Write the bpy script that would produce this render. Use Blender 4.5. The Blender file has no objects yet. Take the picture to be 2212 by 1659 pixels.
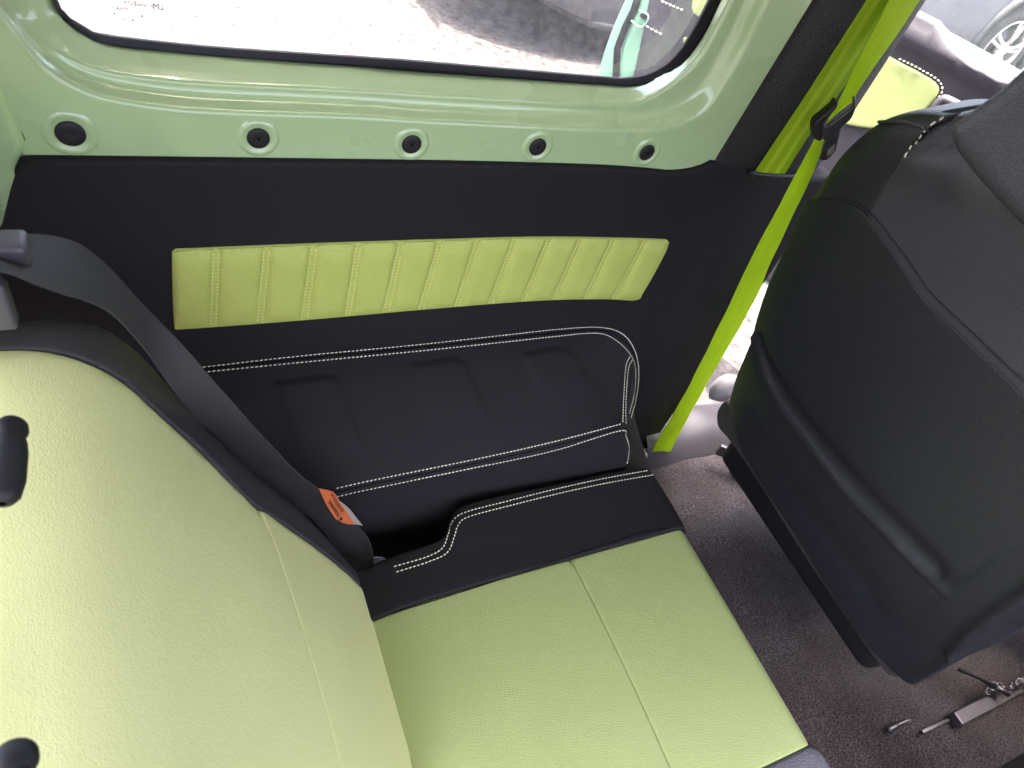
import bpy, bmesh, math, random
import numpy as np
from mathutils import Vector, Matrix
from mathutils.geometry import delaunay_2d_cdt
from mathutils.bvhtree import BVHTree
random.seed(7); rng = np.random.RandomState(7)
S = bpy.context.scene
COL = S.collection

# ------------------------------------------------------------------ camera
LIFT = 1.54                                   # eye height; everything below is measured from the eye, then lifted
FPX, CX, CY = 1500.0, 1106.0, 829.5           # focal length and centre of a 2212 px wide frame
def unit(v): v = np.array(v, float); return v/np.linalg.norm(v)
Xd = unit((3106, -408, 1500))                 # the car's forward axis seen by the camera (right, down, ahead)
zz = np.array((540, -1400, -1500), float); Zd = unit(zz - Xd*np.dot(zz, Xd))
Yd = np.cross(Zd, Xd)
cam = bpy.data.cameras.new('camera'); camo = bpy.data.objects.new('camera', cam); COL.objects.link(camo)
cam.sensor_width = 36; cam.lens = 36*FPX/2212; cam.clip_start = 0.02; cam.clip_end = 500
R = Matrix(((Xd[0], -Xd[1], -Xd[2]), (Yd[0], -Yd[1], -Yd[2]), (Zd[0], -Zd[1], -Zd[2])))
camo.matrix_world = Matrix.Translation((0, 0, LIFT)) @ R.to_4x4()
S.camera = camo
cam.dof.use_dof = True; cam.dof.focus_distance = 1.1; cam.dof.aperture_fstop = 9.0
# ------------------------------------------------------------------ daylight
SUN = Vector((-0.03, -0.06, 1)).normalized()
world = bpy.data.worlds.new('World'); S.world = world; world.use_nodes = True
nt = world.node_tree
sky = nt.nodes.new('ShaderNodeTexSky'); sky.sky_type = 'NISHITA'; sky.sun_disc = False
sky.sun_elevation = math.asin(SUN.z); sky.sun_rotation = math.atan2(SUN.x, SUN.y)
sky.air_density = 0.7; sky.dust_density = 9.0; sky.ozone_density = 0.0
nt.nodes['Background'].inputs['Strength'].default_value = 0.15
nt.links.new(sky.outputs['Color'], nt.nodes['Background'].inputs['Color'])
sl = bpy.data.lights.new('sun', 'SUN'); sl.energy = 2.4; sl.angle = math.radians(0.5); sl.color = (1, .95, .88)
so = bpy.data.objects.new('sun', sl); COL.objects.link(so); so.rotation_euler = SUN.to_track_quat('Z', 'Y').to_euler()
S.view_settings.view_transform = 'Standard'; S.view_settings.look = 'None'
S.view_settings.gamma = 1; S.view_settings.exposure = 3.72
S.render.engine = 'CYCLES'
S.cycles.max_bounces = 12; S.cycles.diffuse_bounces = 7; S.cycles.glossy_bounces = 5; S.cycles.transparent_max_bounces = 12
S.cycles.use_denoising = True

# ------------------------------------------------------------------ helpers: points
def ray(u, v):
    d = np.array(((u-CX)/FPX, (v-CY)/FPX, 1.0)); return np.array((d@Xd, d@Yd, d@Zd))
def on_y(u, v, y): r = ray(u, v); return r*(y/r[1])
def on_z(u, v, z): r = ray(u, v); return r*(z/r[2])
def on_x(u, v, x): r = ray(u, v); return r*(x/r[0])
def project(P):
    P = np.atleast_2d(P); c = np.stack((P[:, 0]*Xd[i]+P[:, 1]*Yd[i]+P[:, 2]*Zd[i] for i in range(3)), 1) if False else P@np.array((Xd, Yd, Zd))
    return np.stack((CX+FPX*c[:, 0]/c[:, 2], CY+FPX*c[:, 1]/c[:, 2]), 1)
def catmull(pts, step=None, n=None):
    P = np.array(pts, float)
    if len(P) == 2: Q = P
    else:
        Q = []
        E = np.vstack((2*P[0]-P[1], P, 2*P[-1]-P[-2]))
        for i in range(1, len(E)-2):
            p0, p1, p2, p3 = E[i-1:i+3]
            for t in np.linspace(0, 1, 12, endpoint=False):
                Q.append(.5*((2*p1)+(-p0+p2)*t+(2*p0-5*p1+4*p2-p3)*t*t+(-p0+3*p1-3*p2+p3)*t**3))
        Q.append(P[-1]); Q = np.array(Q)
    L = np.concatenate(([0], np.cumsum(np.linalg.norm(np.diff(Q, axis=0), axis=1))))
    if n is None: n = max(2, int(round(L[-1]/step))+1)
    t = np.linspace(0, L[-1], n)
    return np.stack([np.interp(t, L, Q[:, k]) for k in range(Q.shape[1])], 1)
def lerp(a, b, t): return a+(b-a)*t
def sstep(x, a, b):
    t = np.clip((x-a)/(b-a), 0, 1); return t*t*(3-2*t)
def segdist(P, poly):
    P = np.asarray(P); best = np.full(len(P), 1e9)
    for a, b in zip(poly[:-1], poly[1:]):
        ab = b-a; l = ab@ab
        t = np.clip(((P-a)@ab)/max(l, 1e-12), 0, 1)
        best = np.minimum(best, np.linalg.norm(P-(a+t[:, None]*ab), axis=1))
    return best
def inside(P, poly):
    x, y = P[:, 0], P[:, 1]; c = np.zeros(len(P), bool); n = len(poly)
    for i in range(n):
        x1, y1 = poly[i]; x2, y2 = poly[(i+1) % n]
        if y1 == y2: continue
        m = ((y1 > y) != (y2 > y)) & (x < (x2-x1)*(y-y1)/(y2-y1)+x1); c ^= m
    return c

# ------------------------------------------------------------------ helpers: objects
ROOT = {}
def tag(o, label=None, cat=None, group=None, kind=None):
    for k, v in (('label', label), ('category', cat), ('group', group), ('kind', kind)):
        if v: o[k] = v
    return o
def thing(name, label, cat, loc=(0, 0, 0), group=None):
    o = bpy.data.objects.new(name, None); COL.objects.link(o); o.location = loc; o.empty_display_size = .05
    ROOT[o.name] = np.array(loc, float); return tag(o, label, cat, group, 'thing')
BV = {}
def mesh(name, V, F, mat, parent=None, smooth=True, label=None, kind=None, uv=None):
    V = np.array(V, float)
    off = np.zeros(3)
    if parent is not None:
        p = parent
        while p.parent is not None: p = p.parent
        off = ROOT.get(p.name, off)
    me = bpy.data.meshes.new(name); me.from_pydata([tuple(v) for v in (V-off)], [], [tuple(int(i) for i in f) for f in F])
    if smooth: me.polygons.foreach_set('use_smooth', [True]*len(me.polygons))
    if uv is not None:
        ul = me.uv_layers.new(name='UVMap')
        for l in me.loops: ul.data[l.index].uv = uv[l.vertex_index]
    me.materials.append(mat); me.update()
    o = bpy.data.objects.new(name, me); COL.objects.link(o)
    if parent is not None: o.parent = parent
    BV[o] = (V, F)
    return tag(o, label, kind=kind)
def bvh(*objs):
    V, F, k = [], [], 0
    for o in objs:
        v, f = BV[o]; V += [Vector(x) for x in v]; F += [tuple(int(i)+k for i in ff) for ff in f]; k += len(v)
    return BVHTree.FromPolygons(V, F)
def cast(tree, u, v):
    r = Vector(ray(u, v)).normalized(); h = tree.ray_cast(Vector((0, 0, 0)), r)
    if h[0] is None: return None
    n = h[1]
    if n.dot(r) > 0: n = -n
    return np.array(h[0]), np.array(n)
class MB:
    def __init__(s): s.V, s.F, s.U = [], [], []
    def add(s, V, F, U=None):
        k = len(s.V); s.V += [tuple(v) for v in V]; s.F += [tuple(int(i)+k for i in f) for f in F]
        s.U += list(U) if U is not None else [(0, 0)]*len(V)
    def grid(s, G, close_u=False, U=None):
        n, m = G.shape[:2]; F = []
        for i in range(n-1):
            for j in range(m if close_u else m-1):
                F.append((i*m+j, i*m+(j+1) % m, (i+1)*m+(j+1) % m, (i+1)*m+j))
        s.add(G.reshape(-1, 3), F, U)
    def tube(s, pts, r, k=8, cap=True):
        P = np.array(pts, float); n = len(P); rr = np.broadcast_to(np.array(r, float), (n,))
        T = np.gradient(P, axis=0); T /= np.linalg.norm(T, axis=1)[:, None]+1e-12
        up = np.array((0, 0, 1.)) if abs(T[0][2]) < .9 else np.array((1., 0, 0))
        G = np.zeros((n, k, 3)); a = np.cross(T[0], up)
        for i in range(n):
            a = a-T[i]*(a@T[i]); a /= np.linalg.norm(a)+1e-12; b = np.cross(T[i], a)
            for j in range(k):
                q = 2*math.pi*j/k; G[i, j] = P[i]+rr[i]*(math.cos(q)*a+math.sin(q)*b)
        k0 = len(s.V); s.grid(G, True)
        if cap:
            s.F.append(tuple(k0+j for j in range(k))[::-1]); s.F.append(tuple(k0+(n-1)*k+j for j in range(k)))
    def box(s, c, sx, sy, sz, ax=None, bev=.15):
        # rounded box: superellipsoid-like grid on a cube, axes ax (3x3 rows)
        ax = np.eye(3) if ax is None else np.array(ax, float)
        n = 4; h = np.array((sx, sy, sz))/2; b = min(h)*2*bev
        bm = bmesh.new(); bmesh.ops.create_cube(bm, size=1)
        for v in bm.verts: v.co = Vector((v.co.x*sx, v.co.y*sy, v.co.z*sz))
        if bev > 0: bmesh.ops.bevel(bm, geom=bm.edges[:], offset=b, segments=3, profile=.5, affect='EDGES')
        bm.verts.index_update()
        V = [np.array(c)+ax[0]*v.co.x+ax[1]*v.co.y+ax[2]*v.co.z for v in bm.verts]
        F = [[v.index for v in f.verts] for f in bm.faces]; bm.free(); s.add(V, F)
    def lathe(s, c, axis, prof, k=24, ax1=None):
        axis = unit(axis); a = unit(np.cross(axis, (0, 0, 1) if abs(axis[2]) < .9 else (1, 0, 0))) if ax1 is None else unit(ax1)
        b = np.cross(axis, a); G = np.zeros((len(prof), k, 3))
        for i, (r, h) in enumerate(prof):
            for j in range(k):
                q = 2*math.pi*j/k; G[i, j] = np.array(c)+axis*h+r*(a*math.cos(q)+b*math.sin(q))
        s.grid(G, True)
    def build(s, name, mat, parent=None, smooth=True, label=None, kind=None, uv=False):
        return mesh(name, s.V, s.F, mat, parent, smooth, label, kind, s.U if uv else None)

class Plane:
    def __init__(s, O, a, b):
        s.O = np.array(O, float); s.a = unit(a); b = np.array(b, float); s.b = unit(b-s.a*(b@s.a))
        s.n = np.cross(s.a, s.b)
        if s.n@(-s.O) < 0: s.n = -s.n
    def st(s, u, v):
        r = ray(u, v); t = (s.O@s.n)/(r@s.n); p = r*t-s.O; return np.array((p@s.a, p@s.b))
    def pt(s, q, h=0): return s.O+s.a*q[0]+s.b*q[1]+s.n*h
def outline(pts, step):
    """closed curve through pts, smooth except where a point is written twice"""
    P = [np.array(p, float) for p in pts]; n = len(P)
    corner = [i for i in range(n) if np.allclose(P[i], P[(i+1) % n])]
    if not corner:
        Q = catmull(np.array(P[-3:]+P+P[:3]), n=(n+6)*24)
        # cut one turn
        a = np.argmin(np.linalg.norm(Q[:len(Q)//2]-P[0], axis=1)); b = len(Q)//2+np.argmin(np.linalg.norm(Q[len(Q)//2:]-P[0], axis=1))
        return catmull(Q[a:b+1], step=step)[:-1]
    out = []
    for k, i in enumerate(corner):
        j = corner[(k+1) % len(corner)]
        idx = []; q = (i+1) % n
        while True:
            idx.append(q)
            if q == j: break
            q = (q+1) % n
        seg = catmull([P[q] for q in idx], step=step); out += list(seg[:-1])
    return np.array(out)
def sheet(name, pts, pl, mat, parent, step=.012, r=.006, thick=.02, h=0, bumps=(), hfun=None, rolls=(), st=False, label=None, cap=True, pxfun=None, tex=0):
    """padded sheet with a rounded rim on plane pl; pts in frame pixels (or plane metres when st)"""
    conv = (lambda p: np.array(p, float)) if st else (lambda p: pl.st(*p))
    B = outline([conv(p) for p in pts], step*.8)
    nb = len(B)
    area = .5*np.sum(B[:, 0]*np.roll(B[:, 1], -1)-np.roll(B[:, 0], -1)*B[:, 1])
    if area < 0: B = B[::-1].copy()
    lo, hi = B.min(0), B.max(0)
    gx, gy = np.meshgrid(np.arange(lo[0], hi[0], step), np.arange(lo[1], hi[1], step))
    G = np.stack((gx.ravel(), gy.ravel()), 1)+rng.uniform(-.12, .12, (gx.size, 2))*step
    loop = np.vstack((B, B[:1]))
    G = G[inside(G, B)]; G = G[segdist(G, loop) > r*1.2+step*.25] if len(G) else G
    T = np.roll(B, -1, 0)-np.roll(B, 1, 0); T /= np.linalg.norm(T, axis=1)[:, None]+1e-12; N = np.stack((-T[:, 1], T[:, 0]), 1)
    extra = []
    for k in (.1, .35, .7, 1.1):
        Q = B+N*r*k; Q = Q[inside(Q, B)]
        if len(Q): extra.append(Q[segdist(Q, loop) > r*k*.9])
    P = np.vstack([B]+extra+[G])
    vs, es, fs, *_ = delaunay_2d_cdt([Vector(p) for p in P], [(i, (i+1) % nb) for i in range(nb)], [], 1, 1e-7)
    Q = np.array([(v.x, v.y) for v in vs])
    d = segdist(Q, loop)
    H = np.full(len(Q), float(h)); e = np.clip(d, 0, r); H -= r-np.sqrt(np.maximum(r*r-(r-e)**2, 0))
    for poly, rr in rolls:
        pp = np.array([conv(p) for p in poly]); pp = catmull(pp, n=60); e = np.clip(segdist(Q, pp), 0, rr)
        H -= rr-np.sqrt(np.maximum(rr*rr-(rr-e)**2, 0))
    for poly, w, a in bumps:
        pp = catmull(np.array([conv(p) for p in poly]), n=60); H += a*np.exp(-(segdist(Q, pp)/w)**2)
    if hfun is not None: H += hfun(Q[:, 0], Q[:, 1])
    V = pl.O+Q[:, :1]*pl.a+Q[:, 1:]*pl.b+H[:, None]*pl.n
    F = []
    for f in fs:
        f = list(f); n = np.cross(V[f[1]]-V[f[0]], V[f[2]]-V[f[0]])
        F.append(f if n@pl.n > 0 else f[::-1])
    ed = {}
    for f in F:
        for a, b in zip(f, f[1:]+f[:1]): ed[(a, b)] = 1
    bd = [(a, b) for (a, b) in ed if (b, a) not in ed]
    if thick > 0:
        idx = {}; V = list(V)
        for a, b in bd:
            for q in (a, b):
                if q not in idx: idx[q] = len(V); V.append(V[q]-pl.n*thick)
            F.append([b, a, idx[a], idx[b]])
        if cap:
            nx = {idx[a]: idx[b] for a, b in bd}; s0 = next(iter(nx)); lp = [s0]; q = nx[s0]
            while q != s0 and len(lp) <= len(nx): lp.append(q); q = nx[q]
            if len(lp) == len(nx): F.append(lp[::-1])
        V = np.array(V)
    o = mesh(name, V, F, mat, parent, True, label)
    return o
def stitch_mesh(mb, tree, poly, pitch=.0045, ln=.0034, rad=.0006, lift=.0006, slant=0.12):
    """thread stitches lying on the surface under a line"""
    px = catmull(np.array(poly, float), n=400)
    H = [cast(tree, *p) for p in px]; H = [h for h in H if h is not None]
    if len(H) < 3: return
    P = np.array([h[0] for h in H]); N = np.array([h[1] for h in H])
    keep = np.concatenate(([True], np.linalg.norm(np.diff(P, axis=0), axis=1) < .03)); P, N = P[keep], N[keep]
    L = np.concatenate(([0], np.cumsum(np.linalg.norm(np.diff(P, axis=0), axis=1))))
    for c in np.arange(pitch, L[-1], pitch):
        p0 = np.array([np.interp(c-ln/2, L, P[:, k]) for k in range(3)]); p1 = np.array([np.interp(c+ln/2, L, P[:, k]) for k in range(3)])
        n = unit([np.interp(c, L, N[:, k]) for k in range(3)]); t = p1-p0
        if np.linalg.norm(t) < 1e-6: continue
        t = unit(t); b = np.cross(n, t); t2 = unit(t+b*slant); m = (p0+p1)/2+n*lift; hl = ln/2*random.uniform(.85, 1.05)
        b = np.cross(n, t2)
        V = [m-t2*hl-n*rad, m-t2*hl*.6+b*rad, m-t2*hl*.6+n*rad, m-t2*hl*.6-b*rad, m+t2*hl*.6+b*rad, m+t2*hl*.6+n*rad, m+t2*hl*.6-b*rad, m+t2*hl-n*rad]
        mb.add(V, [(0, 2, 1), (0, 3, 2), (1, 2, 5, 4), (2, 3, 6, 5), (4, 5, 7), (5, 6, 7)])
def line_on(tree, poly, n=80, lift=.0):
    px = catmull(np.array(poly, float), n=n); H = [cast(tree, *p) for p in px]
    return np.array([h[0]+h[1]*lift for h in H if h is not None])

# ------------------------------------------------------------------ materials
def srgb(r, g, b):
    f = lambda c: (c/255/12.92 if c/255 <= .04045 else ((c/255+.055)/1.055)**2.4); return (f(r), f(g), f(b), 1)
def lin(r, g, b): return (r, g, b, 1)
def material(name, col, rough=.5, spec=.5, metal=0, coat=0, var=0, vscale=3, grain=0, gscale=400, gkind='VORONOI', bump=.25, dist=.0006, sheen=0, wrinkle=0, wscale=60):
    m = bpy.data.materials.new(name); m.use_nodes = True; t = m.node_tree; p = t.nodes['Principled BSDF']
    p.inputs['Base Color'].default_value = col; p.inputs['Roughness'].default_value = rough
    p.inputs['Specular IOR Level'].default_value = spec; p.inputs['Metallic'].default_value = metal
    p.inputs['Coat Weight'].default_value = coat; p.inputs['Coat Roughness'].default_value = .04
    p.inputs['Sheen Weight'].default_value = sheen
    tc = t.nodes.new('ShaderNodeTexCoord')
    if var:
        n = t.nodes.new('ShaderNodeTexNoise'); n.inputs['Scale'].default_value = vscale; n.inputs['Detail'].default_value = 6
        t.links.new(tc.outputs['Object'], n.inputs['Vector'])
        mx = t.nodes.new('ShaderNodeMix'); mx.data_type = 'RGBA'
        mx.inputs[6].default_value = tuple(c*(1-var) for c in col[:3])+(1,); mx.inputs[7].default_value = tuple(min(1, c*(1+var)) for c in col[:3])+(1,)
        t.links.new(n.outputs['Fac'], mx.inputs[0]); t.links.new(mx.outputs[2], p.inputs['Base Color'])
        mr = t.nodes.new('ShaderNodeMapRange'); mr.inputs['To Min'].default_value = max(0, rough-.08); mr.inputs['To Max'].default_value = min(1, rough+.08)
        t.links.new(n.outputs['Fac'], mr.inputs['Value']); t.links.new(mr.outputs[0], p.inputs['Roughness'])
    if grain:
        if gkind == 'VORONOI':
            wn = t.nodes.new('ShaderNodeTexNoise'); wn.inputs['Scale'].default_value = gscale*.5; t.links.new(tc.outputs['Object'], wn.inputs['Vector'])
            ad = t.nodes.new('ShaderNodeMixRGB'); ad.blend_type = 'ADD'; ad.inputs[0].default_value = .8/gscale
            t.links.new(tc.outputs['Object'], ad.inputs[1]); t.links.new(wn.outputs['Color'], ad.inputs[2])
            g = t.nodes.new('ShaderNodeTexVoronoi'); g.feature = 'DISTANCE_TO_EDGE'; g.inputs['Scale'].default_value = gscale
            t.links.new(ad.outputs[0], g.inputs['Vector'])
            rmp = t.nodes.new('ShaderNodeMapRange'); rmp.inputs['From Max'].default_value = .35; t.links.new(g.outputs['Distance'], rmp.inputs['Value']); out = rmp.outputs[0]
        else:
            g = t.nodes.new('ShaderNodeTexNoise'); g.inputs['Scale'].default_value = gscale; g.inputs['Detail'].default_value = 4
            t.links.new(tc.outputs['Object'], g.inputs['Vector']); out = g.outputs['Fac']
        b = t.nodes.new('ShaderNodeBump'); b.inputs['Strength'].default_value = bump; b.inputs['Distance'].default_value = dist
        t.links.new(out, b.inputs['Height']); last = b
        if wrinkle:
            w = t.nodes.new('ShaderNodeTexNoise'); w.inputs['Scale'].default_value = wscale; w.inputs['Detail'].default_value = 5; w.inputs['Distortion'].default_value = 1.2
            mp = t.nodes.new('ShaderNodeMapping'); mp.inputs['Scale'].default_value = (1.7, .7, 1.2); t.links.new(tc.outputs['Object'], mp.inputs['Vector']); t.links.new(mp.outputs[0], w.inputs['Vector'])
            b2 = t.nodes.new('ShaderNodeBump'); b2.inputs['Strength'].default_value = wrinkle; b2.inputs['Distance'].default_value = .004
            t.links.new(w.outputs['Fac'], b2.inputs['Height']); t.links.new(b.outputs[0], b2.inputs['Normal']); last = b2
        t.links.new(last.outputs[0], p.inputs['Normal'])
    return m
M = {}
M['paint'] = material('green_paint', srgb(178, 201, 151), .28, .5, coat=1.0, var=.03, vscale=5)
M['lime'] = material('lime_leather', srgb(157, 168, 109), .5, .35, var=.05, vscale=9, grain=1, gscale=360, bump=.35, dist=.0009, wrinkle=.06, wscale=60)
M['quilt'] = material('quilted_lime_leather', srgb(190, 197, 102), .5, .35, var=.05, vscale=12, grain=1, gscale=360, bump=.4, dist=.0011, wrinkle=.05)
M['lit_lime'] = material('lit_lime_leather', srgb(222, 223, 158), .48, .38, var=.05, vscale=8, grain=1, gscale=420, bump=.3, dist=.0007, wrinkle=.12, wscale=190)  # same leather as the cushion; the backrest's stronger light is put into the colour
M['black'] = material('black_leather', lin(.0175, .0155, .0175), .68, .16, var=.15, vscale=6, grain=1, gscale=520, bump=.25, dist=.0004)
M['grainy'] = material('grained_black_leather', lin(.060, .057, .068), .38, .55, var=.12, vscale=6, grain=1, gscale=300, bump=.4, dist=.0010, wrinkle=.06)
M['plastic'] = material('black_plastic', lin(.015, .014, .017), .5, .35, var=.1, grain=1, gscale=700, bump=.25, dist=.0004)
M['pillar'] = material('grained_plastic', lin(.021, .019, .020), .5, .35, var=.1, grain=1, gscale=300, bump=.6, dist=.0016)
M['greyplastic'] = material('grey_plastic', lin(.07, .065, .075), .38, .5, var=.1, grain=1, gscale=500, bump=.2)
M['seatblack'] = material('smooth_seat_leather', lin(.024, .0235, .029), .36, .55, var=.12, vscale=5, grain=1, gscale=420, bump=.35, dist=.0009, wrinkle=.06, wscale=40)
M['bolster'] = material('soft_bolster_leather', lin(.048, .044, .047), .5, .3, var=.1, grain=1, gscale=320, bump=.4, dist=.0010)
M['skirt'] = material('skirt_felt', lin(.075, .065, .062), .95, .1, grain=1, gkind='NOISE', gscale=350, bump=.6, dist=.002, var=.3, vscale=40)
M['palegrey'] = material('pale_grey_plastic', lin(.32, .29, .29), .45, .4)
M['rubber'] = material('black_rubber', lin(.008, .007, .008), .75, .12)
M['thread'] = material('cream_thread', srgb(240, 237, 212), .7, .2)
M['limethread'] = material('lime_thread', srgb(235, 232, 150), .7, .2)
M['steel'] = material('brushed_steel', lin(.16, .15, .165), .42, .5, metal=.9, var=.1, vscale=40)
M['darksteel'] = material('dark_steel', lin(.10, .095, .10), .4, .5, metal=.7, var=.2, vscale=30)
M['blackstrap'] = material('black_webbing', lin(.040, .037, .040), .7, .3, grain=1, gkind='NOISE', gscale=900, bump=.4)
M['orange'] = material('orange_label', srgb(190, 98, 56), .55, .3, var=.06, vscale=50)
M['paper'] = material('grey_label', srgb(150, 138, 130), .55, .3, var=.06, vscale=50)
M['ink'] = material('label_ink', srgb(40, 28, 25), .7, .2)
M['carpaint'] = material('grey_car_paint', lin(.05, .055, .075), .3, .5, coat=1, var=.08, vscale=2)
M['cladding'] = material('car_cladding', lin(.035, .036, .04), .6, .4)
M['tyre'] = material('tyre_rubber', lin(.04, .04, .042), .8, .3, grain=1, gkind='NOISE', gscale=60, bump=.3)
M['rim'] = material('silver_alloy', lin(.55, .54, .52), .35, .5, metal=.6)
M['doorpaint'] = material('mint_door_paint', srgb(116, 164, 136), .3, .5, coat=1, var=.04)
M['doortrim'] = material('dark_door_trim', lin(.035, .032, .040), .6, .35, var=.15, vscale=14, grain=1, gkind='NOISE', gscale=150, bump=.35, dist=.001)
M['headliner'] = material('grey_headliner', lin(.20, .20, .195), .9, .1, grain=1, gkind='NOISE', gscale=300, bump=.2)
def carpet_mat():
    m = material('grey_carpet', lin(.05, .047, .052), .95, .15, sheen=.35)
    t = m.node_tree; p = t.nodes['Principled BSDF']; tc = t.nodes.new('ShaderNodeTexCoord')
    n = t.nodes.new('ShaderNodeTexNoise'); n.inputs['Scale'].default_value = 330; n.inputs['Detail'].default_value = 4
    n2 = t.nodes.new('ShaderNodeTexNoise'); n2.inputs['Scale'].default_value = 9; n2.inputs['Detail'].default_value = 5
    for q in (n, n2): t.links.new(tc.outputs['Object'], q.inputs['Vector'])
    cr = t.nodes.new('ShaderNodeValToRGB'); cr.color_ramp.elements[0].position = .36; cr.color_ramp.elements[0].color = (.013, .012, .013, 1)
    cr.color_ramp.elements[1].position = .68; cr.color_ramp.elements[1].color = (.145, .122, .132, 1)
    t.links.new(n.outputs['Fac'], cr.inputs['Fac'])
    c2 = t.nodes.new('ShaderNodeValToRGB'); c2.color_ramp.elements[0].position = .35; c2.color_ramp.elements[0].color = (.62, .55, .53, 1); c2.color_ramp.elements[1].position = .65; c2.color_ramp.elements[1].color = (1, 1, 1, 1)
    t.links.new(n2.outputs['Fac'], c2.inputs['Fac'])
    mx = t.nodes.new('ShaderNodeMixRGB'); mx.blend_type = 'MULTIPLY'; mx.inputs[0].default_value = 1
    t.links.new(cr.outputs[0], mx.inputs[1]); t.links.new(c2.outputs[0], mx.inputs[2]); t.links.new(mx.outputs[0], p.inputs['Base Color'])
    b = t.nodes.new('ShaderNodeBump'); b.inputs['Strength'].default_value = .8; b.inputs['Distance'].default_value = .002
    t.links.new(n.outputs['Fac'], b.inputs['Height']); t.links.new(b.outputs[0], p.inputs['Normal']); return m
M['carpet'] = carpet_mat()
def ground_mat():
    m = material('gravel_concrete', lin(.3, .29, .28), .9, .2); t = m.node_tree; p = t.nodes['Principled BSDF']; tc = t.nodes.new('ShaderNodeTexCoord')
    a = t.nodes.new('ShaderNodeTexNoise'); a.inputs['Scale'].default_value = 22; a.inputs['Detail'].default_value = 8; a.inputs['Roughness'].default_value = .75
    v = t.nodes.new('ShaderNodeTexNoise'); v.inputs['Scale'].default_value = 1.2; v.inputs['Detail'].default_value = 4
    for q in (a, v): t.links.new(tc.outputs['Object'], q.inputs['Vector'])
    cr = t.nodes.new('ShaderNodeValToRGB'); e = cr.color_ramp.elements
    e[0].position = .34; e[0].color = (.022, .020, .020, 1); e[1].position = .60; e[1].color = (.115, .105, .104, 1)
    t.links.new(a.outputs['Fac'], cr.inputs['Fac'])
    mx = t.nodes.new('ShaderNodeMixRGB'); mx.blend_type = 'MULTIPLY'; mx.inputs[0].default_value = .6
    t.links.new(cr.outputs[0], mx.inputs[1]); t.links.new(v.outputs['Fac'], mx.inputs[2]); t.links.new(mx.outputs[0], p.inputs['Base Color'])
    b = t.nodes.new('ShaderNodeBump'); b.inputs['Strength'].default_value = .6; b.inputs['Distance'].default_value = .01
    t.links.new(a.outputs['Fac'], b.inputs['Height']); t.links.new(b.outputs[0], p.inputs['Normal']); return m
M['ground'] = ground_mat()
def glass_mat():
    m = bpy.data.materials.new('window_glass'); m.use_nodes = True; t = m.node_tree; t.nodes.remove(t.nodes['Principled BSDF'])
    tr = t.nodes.new('ShaderNodeBsdfTransparent'); tr.inputs[0].default_value = (.90, .93, .93, 1)
    gl = t.nodes.new('ShaderNodeBsdfGlossy'); gl.inputs['Roughness'].default_value = .02
    fr = t.nodes.new('ShaderNodeFresnel'); fr.inputs['IOR'].default_value = 1.45
    mx = t.nodes.new('ShaderNodeMixShader'); t.links.new(fr.outputs[0], mx.inputs[0]); t.links.new(tr.outputs[0], mx.inputs[1]); t.links.new(gl.outputs[0], mx.inputs[2])
    df = t.nodes.new('ShaderNodeBsdfTranslucent'); df.inputs[0].default_value = (.8, .78, .78, 1)
    tc = t.nodes.new('ShaderNodeTexCoord'); n = t.nodes.new('ShaderNodeTexNoise'); n.inputs['Scale'].default_value = 90; n.inputs['Detail'].default_value = 8
    t.links.new(tc.outputs['Object'], n.inputs['Vector'])
    mr = t.nodes.new('ShaderNodeMapRange'); mr.inputs['From Min'].default_value = .3; mr.inputs['From Max'].default_value = .75; mr.inputs['To Min'].default_value = .03; mr.inputs['To Max'].default_value = .07
    t.links.new(n.outputs['Fac'], mr.inputs['Value']); m2 = t.nodes.new('ShaderNodeMixShader')
    t.links.new(mr.outputs[0], m2.inputs[0]); t.links.new(mx.outputs[0], m2.inputs[1]); t.links.new(df.outputs[0], m2.inputs[2])
    t.links.new(m2.outputs[0], t.nodes['Material Output'].inputs['Surface']); return m
M['glass'] = glass_mat()
def webbing_mat(stripes):
    m = material('neon_webbing', srgb(178, 214, 20), .6, .3); t = m.node_tree; p = t.nodes['Principled BSDF']
    uv = t.nodes.new('ShaderNodeUVMap'); sx = t.nodes.new('ShaderNodeSeparateXYZ'); t.links.new(uv.outputs[0], sx.inputs[0])
    cr = t.nodes.new('ShaderNodeValToRGB'); cr.color_ramp.interpolation = 'EASE'
    A, Bc = (srgb(182, 212, 30), srgb(208, 228, 56)) if stripes else (srgb(208, 234, 42), srgb(211, 236, 46))
    E = cr.color_ramp.elements; E[0].position = 0; E[0].color = A; E[1].position = 1; E[1].color = A
    for q, c in ((.20, A), (.23, Bc), (.36, Bc), (.39, A), (.60, A), (.63, Bc), (.76, Bc), (.79, A)):
        k = E.new(q); k.color = c
    t.links.new(sx.outputs['X'], cr.inputs['Fac']); t.links.new(cr.outputs[0], p.inputs['Base Color'])
    w = t.nodes.new('ShaderNodeTexWave'); w.inputs['Scale'].default_value = 160; w.bands_direction = 'Y'; t.links.new(uv.outputs[0], w.inputs['Vector'])
    b = t.nodes.new('ShaderNodeBump'); b.inputs['Strength'].default_value = .3; b.inputs['Distance'].default_value = .0006
    t.links.new(w.outputs['Fac'], b.inputs['Height']); t.links.new(b.outputs[0], p.inputs['Normal'])
    p.inputs['Subsurface Weight'].default_value = 0
    tl = t.nodes.new('ShaderNodeBsdfTranslucent'); t.links.new(cr.outputs[0], tl.inputs['Color'])
    mx = t.nodes.new('ShaderNodeMixShader'); mx.inputs[0].default_value = .48
    t.links.new(p.outputs[0], mx.inputs[1]); t.links.new(tl.outputs[0], mx.inputs[2]); t.links.new(mx.outputs[0], t.nodes['Material Output'].inputs['Surface'])
    return m
M['neon'] = webbing_mat(True); M['neonplain'] = webbing_mat(False)

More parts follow.
